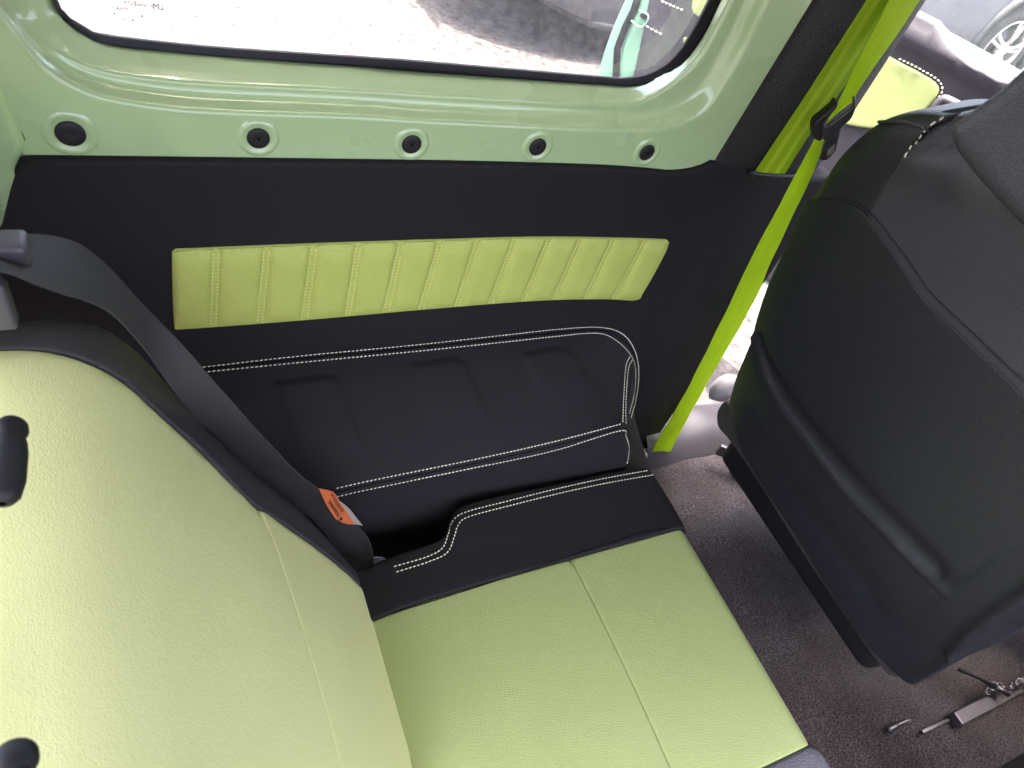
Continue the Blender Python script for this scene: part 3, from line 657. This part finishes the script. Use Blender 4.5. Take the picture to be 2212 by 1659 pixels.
# puckered headrest sleeves on the top edge
mb = MB()
def sleeve(u, v, z, ln, nm):
    c = on_z(u, v, z); mb = MB(); ax = np.array(((0.05, 1, 0), (-.85, 0.04, .5), (.5, 0, .85))); ax = np.array([unit(r_) for r_ in ax])
    prof = [(-.5, .2), (-.48, .55), (-.4, .85), (-.2, 1), (.2, .98), (.38, .85), (.47, .6), (.5, .2)]
    G_ = np.zeros((len(prof), 20, 3))
    for i, (q, r_) in enumerate(prof):
        for j in range(20):
            a = 2*math.pi*j/20; G_[i, j] = c+ax[0]*q*ln+r_*(.0125*math.cos(a)*ax[1]+.011*math.sin(a)*ax[2])
    mb.grid(G_, True); o_ = mb.build('headrest_sleeve', M['plastic'], seat)
    mb = MB(); c2 = c+ax[0]*ln*.56
    mb.lathe(c2, ax[2], [(.0085, -.012), (.0105, -.006), (.0115, 0), (.0095, .005), (.004, .007), (.00001, .0072)], 20)
    mb.build('release_button', M['plastic'], o_)
sleeve(14, 1010, -.470, .060, 'a'); sleeve(22, 1790, -.470, .060, 'b')

# ------------------------------------------------------------------ black rear seat belt over the shoulder
rb = thing('rear_seat_belt', 'black webbing seat belt draped over the shoulder of the rear backrest', 'seat belt', (.25, .46, -.95))
mb = MB()
up_ = [on_y(-60, 512, .53), on_y(20, 508, .53), on_y(80, 506, .535), on_y(130, 512, .54), on_y(180, 530, .545), on_y(235, 576, .545), on_y(300, 648, .54), on_y(390, 740, .525), on_y(480, 845, .515), on_y(555, 930, .505), on_y(640, 1020, .50), on_y(725, 1085, .495)]
dn_ = [on_y(-60, 575, .44), on_y(20, 588, .442), on_y(80, 612, .445), on_y(140, 634, .455), on_y(195, 652, .468), on_y(250, 684, .485), on_y(310, 748, .50), on_y(365, 832, .515), on_y(420, 900, .53), on_y(490, 972, .542), on_y(580, 1055, .54), on_y(672, 1120, .52)]
strap(mb, up_, dn_, n=110, m=10, th=.0014, wave=.0004); sb = mb.build('belt_webbing', M['blackstrap'], rb, uv=True)
mb = MB()   # folded lower end going down to the anchor
strap(mb, [on_y(700, 1062, .515), on_y(735, 1110, .51), on_y(775, 1140, .50), on_y(797, 1170, .485), on_y(808, 1215, .455), on_y(816, 1250, .44)], [on_y(672, 1120, .53), on_y(700, 1150, .525), on_y(730, 1190, .51), on_y(760, 1225, .49), on_y(785, 1252, .465), on_y(800, 1266, .45)], n=50, m=10, th=.0014)
mb.build('folded_webbing_end', M['blackstrap'], rb, uv=True)
PLb = Plane(on_y(735, 1095, .492), on_y(770, 1130, .488)-on_y(698, 1058, .498), on_y(752, 1090, .492)-on_y(722, 1118, .478))
lab = sheet('warning_label', [(689, 1055), (689, 1055), (720, 1063), (736, 1085), (752, 1106), (766, 1128), (768, 1134), (768, 1134), (745, 1131), (726, 1122), (726, 1122), (705, 1090)], PLb, M['orange'], rb, step=.004, r=.0003, thick=.0008)
sheet('label_panel', [(728, 1078), (728, 1078), (752, 1096), (770, 1118), (784, 1136), (784, 1136), (770, 1133), (765, 1133), (765, 1133), (748, 1104)], Plane(PLb.O+PLb.n*.0004, PLb.a, PLb.b), M['paper'], rb, step=.004, r=.0002, thick=.0006)
# lettering along the label
e1 = PLb.st(742, 1122); e2 = PLb.st(706, 1066); dr = unit(e2-e1); pr = np.array((-dr[1], dr[0]))
if pr@(PLb.st(752, 1110)-PLb.st(735, 1112)) > 0: pr = -pr
mb = MB()
for s_, off, sz, sh in (('WARNING', .0005, .0078, .012), ('ADVERTENCIA', -.0068, .0066, .012)):
    V, F = text_mesh(s_, sz)
    for q in range(1): mb.add([PLb.pt(e1+dr*(sh+p[0])+pr*(off+p[1]), .0007) for p in V], F)
tri = [e1+dr*.002+pr*.001, e1+dr*.009+pr*.0008, e1+dr*.0055+pr*.007]
mb.add([PLb.pt(p, .0007) for p in tri], [(0, 1, 2)])
mb.build('label_lettering', M['ink'], lab, smooth=False)
# guide block at the shoulder and the tongue low down
mb = MB(); a_, b_ = on_y(8, 540, .478), on_y(54, 540, .486)
mb.box(on_y(4, 541, .482), .034, .024, .022, None, .2); mb.build('belt_guide', M['greyplastic'], rb)
mb = MB(); mb.box(on_y(-4, 655, .475), .018, .016, .045, None, .25); mb.build('guide_stalk', M['greyplastic'], rb)
PTn = Plane(on_y(830, 1222, .452), (1, 0, 0), (0, .3, 1))
sheet('buckle_tongue', [(806, 1204), (806, 1204), (828, 1205), (843, 1216), (848, 1224), (850, 1238), (850, 1238), (838, 1240), (812, 1230), (812, 1230)], PTn, M['darksteel'], rb, step=.003, r=.0012, thick=.0025)
sheet('tongue_slot', [(833, 1214), (833, 1214), (842, 1222), (842, 1222), (844, 1234), (844, 1234), (835, 1230), (835, 1230)], Plane(PTn.O+PTn.n*.0008, PTn.a, PTn.b), M['rubber'], rb, step=.003, r=.0002, thick=.0006)
mb = MB(); mb.box(on_y(812, 1250, .45), .05, .03, .035, None, .25); mb.build('anchor_cover', M['plastic'], rb)

# ------------------------------------------------------------------ front seat
fs = thing('passenger_chair', 'black leather front seat seen from behind with headrest and carpet skirt', 'car seat', (1.15, .32, -1.27))
PF = Plane((1.0, 0, -.945), (0, 1, 0), (-.23, 0, 1))
def seat_h(s, t):
    return .012*np.clip(1-((s-.30)/.36)**2, -1, 1)+.012*np.sin(np.clip(t/.6, 0, 1)*math.pi)-.012*np.clip((s-.52)/.10, 0, 1.3)**2
PIPE = [(1728, 436), (1798, 429), (1843, 437), (1885, 465), (1930, 521), (1971, 576), (2013, 636), (2103, 722), (2212, 826), (2300, 920)]
RIDGE = [(1626, 728), (1634, 728), (1652, 771), (1687, 844), (1722, 896), (1791, 980), (1834, 1036), (1929, 1133), (2000, 1208), (2062, 1266)]
RIDGE2 = [(1648, 745), (1690, 815), (1745, 890), (1810, 968), (1880, 1050), (1960, 1130), (2040, 1215)]
LEFT = [(1572, 872), (1590, 815), (1615, 762), (1628, 726), (1634, 695), (1655, 620), (1686, 545), (1706, 488), (1728, 436)]
LOW = [(1970, 1476), (1880, 1392), (1800, 1272), (1720, 1140), (1650, 1040), (1605, 965), (1582, 908)]
backp = sheet('back_panel', [PIPE[0], PIPE[0], *PIPE[1:-1], PIPE[-1], PIPE[-1], (2360, 1200), (2320, 1290), (2320, 1290), (2212, 1356), (2147, 1392), (2076, 1424), (1992, 1472), LOW[0], LOW[0], *LOW[1:], LEFT[0], LEFT[0], *LEFT[1:-1]], PF, M['seatblack'], fs, step=.007, r=.0038, thick=.03, hfun=seat_h,
              bumps=[(RIDGE, .0060, .0058), (RIDGE2, .020, -.009), ([(1929, 1351), (2060, 1262), (2212, 1165)], .003, -.002), ([(1640, 900), (1700, 1010), (1800, 1140), (1900, 1290)], .03, -.004), ([(2076, 1411), (2128, 1359), (2212, 1300), (2300, 1240)], .010, .010), ([(2110, 1425), (2212, 1345)], .012, -.004), ([(1920, 1445), (1990, 1465), (2080, 1420)], .010, .004)], label='plain lower panel of the seat back', cap=False)
STS = [(1885, 465), (1909, 420), (1930, 385), (1954, 354), (1965, 333), (1985, 303), (2013, 274), (2042, 258)]
TOPE = [(2042, 250), (1990, 243), (1940, 246), (1885, 262), (1850, 283), (1815, 310), (1780, 345), (1756, 384), (1736, 420)]
should = sheet('shoulder_panel', [PIPE[0], PIPE[0], *PIPE[1:3], PIPE[3], PIPE[3], *STS[1:-1], STS[-1], STS[-1], *TOPE], PF, M['seatblack'], fs, step=.009, r=.0038, thick=.08, hfun=lambda s, t: seat_h(s, t)+.001, rolls=[(TOPE, .03)], label='shoulder panel of the seat back under the top edge', cap=False)
rightp = sheet('upper_back_panel', [PIPE[3], PIPE[3], *PIPE[4:-1], PIPE[-1], PIPE[-1], (2400, 600), (2400, 240), (2400, 240), (2200, 236), (2042, 250), (2042, 250), *STS[::-1][1:-1]], PF, M['grainy'], fs, step=.011, r=.0038, thick=.08, hfun=lambda s, t: seat_h(s, t)+.003, rolls=[([(2030, 246), (2200, 228), (2400, 232)], .05)], bumps=[([(2020, 345), (2060, 350), (2110, 372)], .03, .016), ([(1990, 300), (2040, 300), (2100, 290)], .014, -.012)], label='grained upper panel of the seat back', cap=False)
tree_f = bvh(should, rightp, backp)
mb = MB(); stitch_mesh(mb, tree_f, [(1952, 352), (1960, 333), (1985, 296), (2006, 274), (2040, 254)], .010, .0075, .0014, .0015)
mb.build('stitching', M['thread'], fs, kind='stuff')
mb = MB(); mb.tube(line_on(tree_f, PIPE[:-1], 90, .0008), .0015, 8)
mb.build('piping', M['seatblack'], fs)
mb = MB(); pt_ = line_on(tree_f, [(1849, 286), (1880, 270), (1930, 264), (1975, 270), (2010, 281)], 40, .002)
mb.tube(pt_, .0022, 8); mb.build('top_piping', M['grainy'], fs)
PH = Plane((.79, 0, -.35), PF.a, (-.12, 0, 1))
HR = [(2420, 60), (2212, 128), (2138, 192), (2069, 250), (2048, 271), (2044, 289), (2055, 319), (2086, 364), (2138, 423), (2212, 500), (2300, 590), (2450, 700), (2700, 600), (2700, 100)]
sheet('headrest', HR, PH, M['grainy'], fs, step=.011, r=.022, thick=.08, hfun=lambda s, t: .01*np.sin(t*20))
SKI = [(1566, 868), (1552, 880), (1547, 900), (1552, 926), (1576, 954), (1640, 1048), (1730, 1192), (1830, 1342), (1905, 1446), (1925, 1462), (1945, 1466), (1945, 1466), (1900, 1405), (1800, 1262), (1705, 1112), (1630, 1000), (1598, 940), (1584, 890)]
PS = Plane(PF.O-PF.n*.014, PF.a, PF.b)
sheet('carpet_skirt', SKI, PS, M['skirt'], fs, step=.009, r=.005, thick=.015, cap=False)
mb = MB(); mb.box((1.30, .33, -1.02), .5, .5, .13, None, .2); mb.build('seat_base', M['black'], fs)
mb = MB(); c = on_y(1566, 838, .70); mb.lathe(c, (0, -1, 0), [(.00001, -.02), (.03, -.016), (.042, 0), (.03, .016), (.00001, .02)], 28); mb.build('recliner_cover', M['palegrey'], fs)
mb = MB(); c = on_z(1593, 1022, -1.262)
mb.lathe(c, np.array((.15, .1, 1)), [(.021, 0), (.020, .02), (.017, .045), (.012, .05), (.00001, .051)], 20); mb.build('mounting_foot', M['darksteel'], fs)
mb = MB(); mb.box(on_z(1592, 985, -1.20), .10, .012, .035, np.array((unit((.8, -.6, 0)), unit((.6, .8, 0)), (0, 0, 1.))), .2); mb.build('mounting_bracket', M['steel'], fs)
# seat rail and cable under the seat
rail = thing('seat_rail', 'grey steel seat rail on the carpet at the lower right', 'seat rail', (1.45, -.06, -1.2))
def bar(mb, p, q, w, h, bev=.2):
    p, q = np.array(p), np.array(q); d = unit(q-p); s_ = unit(np.cross((0, 0, 1), d)); mb.box((p+q)/2, np.linalg.norm(q-p), w, h, np.array((d, s_, np.cross(d, s_))), bev)
ZR = -1.185
mb = MB(); bar(mb, on_z(2062, 1556, ZR), on_z(2300, 1432, ZR), .026, .022, .12); mb.build('rail_channel', M['steel'], rail, smooth=False)
mb = MB(); bar(mb, on_z(1990, 1582, ZR-.01), on_z(2070, 1545, ZR-.01), .008, .008); mb.build('rail_tip', M['darksteel'], rail)
mb = MB(); mb.tube(catmull(np.array([on_z(2070, 1445, ZR+.04), on_z(2110, 1462, ZR+.05), on_z(2155, 1485, ZR+.04)]), n=16), .004, 8); mb.build('cable', M['plastic'], rail)
mb = MB(); mb.tube([on_z(2150, 1482, ZR+.04), on_z(2178, 1500, ZR+.035)], .0055, 10); mb.build('cable_ferrule', M['steel'], rail)
mb = MB(); P_ = catmull(np.array([on_z(2128, 1500, ZR+.03), on_z(2150, 1478, ZR+.035), on_z(2175, 1490, ZR+.03), on_z(2205, 1470, ZR+.04), on_z(2230, 1475, ZR+.03)]), n=90)
co = P_+np.stack((.006*np.sin(np.arange(90)*1.3), .006*np.cos(np.arange(90)*1.3), .003*np.sin(np.arange(90)*.7)), 1); mb.tube(co, .0022, 6); mb.build('return_spring', M['steel'], rail)
cl = thing('carpet_clip', 'small metal clip in the carpet beside the seat rail', 'clip', tuple(on_z(1942, 1566, -1.21)))
mb = MB(); mb.tube(catmull(np.array([on_z(1918, 1577, -1.21), on_z(1945, 1563, -1.208), on_z(1962, 1556, -1.207), on_z(1967, 1559, -1.209)]), n=16), [.006]*6+[.0045]*10, 8); mb.build('clip_bar', M['steel'], cl)

# ------------------------------------------------------------------ door sill trim
sill = thing('door_sill_trim', 'grey plastic sill trim under the open front door', 'sill trim', (1.3, .74, -1.26))
xs = np.linspace(1.0, 2.1, 70); pr_ = catmull(np.array([(.672, -1.28), (.678, -1.262), (.690, -1.248), (.712, -1.225), (.735, -1.212), (.765, -1.205), (.80, -1.21), (.82, -1.25), (.82, -1.35)]), n=30)
Gd = np.zeros((70, 30, 3))
for i, x in enumerate(xs):
    b = .030*math.exp(-((x-1.03)/.07)**2)+.01*math.exp(-((x-1.21)/.05)**2)
    for j in range(30): Gd[i, j] = (x, pr_[j, 0]-.02*math.exp(-((x-1.03)/.06)**2)*math.sin(j/29*math.pi), pr_[j, 1]+b*math.sin(j/29*math.pi))
mb = MB(); mb.grid(Gd); mb.build('sill_cover', M['greyplastic'], sill)

# ------------------------------------------------------------------ open front door
HX, HY, TH = 1.75, .80, math.radians(67)
de = np.array((-math.cos(TH), math.sin(TH), 0)); dm = np.array((-math.sin(TH), -math.cos(TH), 0))
door = thing('open_front_door', 'mint green car front door standing open, dark trim and lime insert inside', 'car door', (HX, HY, -1.1))
PD = Plane((HX, HY, 0), de, (0, 0, 1))
def D(u, v): return tuple(PD.st(u, v))
bel = [D(2009, 39), D(2030, 55), D(2080, 107), D(2113, 136), D(2156, 159)]
PDo = Plane(PD.O-PD.n*.10, PD.a, PD.b)
sheet('door_skin', [(.0, -1.1), (.0, -1.1), (1.09, -1.1), (1.12, -1.06), (1.12, -.36), (1.10, -.335), (1.10, -.335), (.0, -.36), (.0, -.36)], PDo, M['doorpaint'], door, step=.05, r=.02, thick=.03, st=True)
edge = [D(1340, 0), D(1291, 163)]
frame = sheet('door_frame', [(0, -1.09), (0, -1.09), (1.09, -1.09), D(1280, 168), D(1340, 0), (1.085, -.345), (1.085, -.345), (.6, -.335), (0, -.37), (0, -.37)], Plane(PD.O-PD.n*.018, PD.a, PD.b), M['doorpaint'], door, step=.04, r=.012, thick=.075, st=True)
sheet('edge_flange', [D(1382, -30), D(1382, -30), D(1418, -30), D(1418, -30), D(1414, 4), D(1394, 66), D(1368, 170), D(1368, 170), D(1334, 170), D(1334, 170), D(1343, 110), D(1366, 45), D(1378, 20)], Plane(PD.O-PD.n*.003, PD.a, PD.b), M['doorpaint'], door, step=.02, r=.004, thick=.014, st=True)
trimd = sheet('trim_board', [D(1408, -20), D(1408, -20), D(1393, 60), D(1369, 170), (.96, -1.07), (.96, -1.07), (.06, -1.07), (.06, -1.07), (.05, -.40), D(2156, 159), D(2113, 136), D(2080, 107), D(2030, 55), D(2009, 39), (.62, -.325), (.9, -.335), (.96, -.36)], Plane(PD.O+PD.n*.012, PD.a, PD.b), M['doortrim'], door, step=.022, r=.010, thick=.03, st=True, hfun=lambda s, t: .018*np.exp(-((t+.365)/.02)**2))
PDi = Plane(PD.O+PD.n*.020, PD.a, PD.b)
din = sheet('door_insert', [D(1940, 128), D(1981, 149), D(2024, 175), D(2033, 190), D(2028, 206), D(1997, 245), D(1975, 275), (.45, -.60), (.80, -.55), D(1500, 18), (.88, -.43), (.60, -.415)], PDi, M['lime'], door, step=.018, r=.006, thick=.014, st=True, bumps=[([D(1953, 150), D(1945, 175), D(1930, 205)], .006, -.005), ([D(1985, 165), D(1965, 200), D(1945, 230)], .006, -.005)])
tree_d = bvh(trimd, din); mb = MB()
stitch_mesh(mb, tree_d, [(1936, 124), (1981, 145), (2026, 172), (2036, 190), (2031, 207), (1999, 246)], .010, .0075, .0019, .002)
stitch_mesh(mb, tree_d, [(1424, 0), (1445, 9), (1478, 23)], .013, .009, .0024, .002)
stitch_mesh(mb, tree_d, [(1387, 44), (1392, 53), (1412, 65), (1430, 74)], .016, .012, .002, .002)
mb.build('stitching', M['thread'], door, kind='stuff')
mb = MB(); mb.tube([PD.pt(D(u, v), .004) for u, v in ((1388, -30), (1374, 12), (1372, 20), (1352, 60), (1335, 105), (1332, 165))], .011, 8); mb.build('weather_strip', M['rubber'], door)
sheet('latch', [D(1382, 33), D(1382, 33), D(1392, 26), D(1403, 34), D(1403, 34), D(1400, 44), D(1400, 44), D(1388, 40), D(1388, 40)], Plane(PD.O+PD.n*.004, PD.a, PD.b), M['rubber'], door, step=.01, r=.002, thick=.006, st=True)
mb = MB(); mb.tube(catmull(np.array([PD.pt(D(u, v), .010) for u, v in ((1368, 44), (1384, 57), (1395, 56), (1405, 40), (1402, 30), (1385, 22))]), n=30), .0032, 8); mb.build('latch_bead', M['doorpaint'], door)
sheet('map_pocket', [D(1497, 78), D(1512, 84), D(1512, 84), (.5, -.62), (.5, -.62), (.5, -.9), D(1490, 120)], PDi, M['lime'], door, step=.02, r=.006, thick=.014, st=True)
mb = MB(); hp = [PD.pt(D(u, v), .03) for u, v in ((2015, 248), (2032, 222), (2046, 210), (2056, 212), (2076, 222), (2110, 240))]
mb.tube(catmull(np.array(hp), n=40), .010, 10); mb.build('inner_handle', M['greyplastic'], door)
sheet('handle_recess', [D(2034, 242), D(2046, 226), D(2058, 224), D(2072, 232), D(2050, 262)], Plane(PD.O+PD.n*.016, PD.a, PD.b), M['rubber'], door, step=.008, r=.002, thick=.004, st=True)
mb = MB(); hq = [PD.pt(q, -.10+dz) for q, dz in (((1.06, -.46), -.01), ((1.055, -.48), -.045), ((1.05, -.54), -.06), ((1.045, -.60), -.05), ((1.04, -.63), -.01))]
mb.tube(catmull(np.array(hq), n=24), .011, 10); mb.build('outer_handle', M['doorpaint'], door)
gl = [(1.06, -.36), (.62, -.345), *[tuple(b) for b in bel], (.05, -.40), (.05, .0), (.35, .10), (1.04, .12)]
mb = MB(); mb.add([PD.pt(q, -.03) for q in gl], [tuple(range(len(gl)))]); mb.build('door_glass', M['glass'], door, smooth=False)
mb = MB(); mb.tube([PD.pt(q, -.03) for q in ((1.075, -.35), (1.055, .12), (.35, .115), (.03, -.05), (.02, -.4))], .022, 10); mb.build('glass_frame', M['doorpaint'], door)

# ------------------------------------------------------------------ parked car
pk = thing('parked_car', 'dark blue grey car parked alongside, its alloy wheel in view', 'car', (4.2, 4.4, -1.54))
def body_z(x):   # lower edge: sweeps up behind the rear wheel
    return -1.315+.18*float(sstep(x, 2.5, 1.45))
CYs = 3.54
secs = [(0.0, .06, .14), (.0, .0, .20), (.0, -.01, .5), (.0, .0, .70), (.0, .02, .85), (.05, .12, .92), (.2, .3, 1.35), (.3, .5, 1.5), (.3, 1.2, 1.53)]
xs = np.linspace(1.5, 6.95, 90); Gd = []
wheels = [(6.06, .40), (3.25, .40)]
for x in xs:
    row = []; e = min(1, (x-1.5)/.9)*min(1, (6.95-x)/.7); e = math.sqrt(max(0, 1-(1-e)**2)); zl = body_z(x)
    hood = float(sstep(x, 5.0, 5.5)); boot = float(sstep(x, 2.2, 1.7)); k = 1-max(hood, boot)*.93
    for (_, dy, z) in secs:
        zt = z if z < .9 else .9+(z-.9)*k
        row.append((x, CYs+dy+(1-e)*.55, -1.54+max(zt*1.02, (zl+1.54)) if z < .3 else -1.54+zt*1.02+.03))
    row += [(p[0], 2*(CYs+.95)-p[1], p[2]) for p in row[::-1]]
    Gd.append(row)
Gd = np.array(Gd)
# open the wheel arches: lift the lower body edge over each wheel
for wx, wz in wheels:
    for i in range(len(xs)):
        dx = abs(Gd[i, 0, 0]-wx)
        if dx < .42:
            za = -1.54+.40+math.sqrt(.42**2-dx*dx)
            for j in range(Gd.shape[1]):
                if Gd[i, j, 2] < za: Gd[i, j, 2] = za
mb = MB(); mb.grid(Gd); mb.build('car_shell', M['carpaint'], pk)
mb = MB(); xs2 = np.linspace(1.7, 5.6, 60); mb.tube([(x, CYs+.03+.30*float(sstep(x, 2.4, 1.6)), body_z(x)-.005) for x in xs2], .035, 10); mb.build('sill_moulding', M['cladding'], pk)
mb = MB(); mb.grid(np.array([[(x, CYs+.12, -1.33), (x, CYs+1.75, -1.33)] for x in np.linspace(2.0, 6.7, 6)])); mb.build('underbody', M['rubber'], pk)
for wx, wz in wheels:
    c = np.array((wx, CYs+.02, -1.54+wz))
    mb = MB(); mb.tube([c+np.array((.425*math.cos(a), -.012, .425*math.sin(a))) for a in np.linspace(-.05, math.pi+.05, 40)], .035, 10); mb.build('wheel_arch', M['cladding'], pk)
    w = MB(); w.lathe(c, (0, -1, 0), [(.20, -.2), (.31, -.19), (.335, -.15), (.335, -.03), (.315, .0), (.26, .012), (.22, .004), (.215, -.02)], 48); wheel = w.build('wheel', M['tyre'], pk)
    w = MB(); w.lathe(c, (0, -1, 0), [(.218, -.15), (.205, -.03), (.21, .005), (.222, .008), (.226, .0), (.222, -.02)], 48); w.build('rim', M['rim'], wheel)
    for s_ in range(10):
        a = 2*math.pi*(s_//2)/5+(.14 if s_ % 2 else -.14)+.2; a0_ = 2*math.pi*(s_//2)/5+(.10 if s_ % 2 else -.10)+.2
        w = MB(); w.tube([c+np.array((.045*math.cos(a0_), -.004, .045*math.sin(a0_))), c+np.array((.12*math.cos(a), -.012, .12*math.sin(a))), c+np.array((.212*math.cos(a), .004, .212*math.sin(a)))], [.016, .012, .012], 8); w.build('spoke', M['rim'], wheel)
    w = MB(); w.lathe(c, (0, -1, 0), [(.06, -.02), (.06, .008), (.045, .018), (.00001, .02)], 24); w.build('hub', M['rim'], wheel)
    w = MB(); w.lathe(c+np.array((0, .06, 0)), (0, -1, 0), [(.15, 0), (.15, .01), (.00001, .012)], 32); w.build('brake_disc', M['darksteel'], wheel)

# ------------------------------------------------------------------ lift everything to its height above the ground
for ob in list(S.objects):
    if ob.parent is None and ob.type not in ('CAMERA', 'LIGHT'): ob.location.z += LIFT
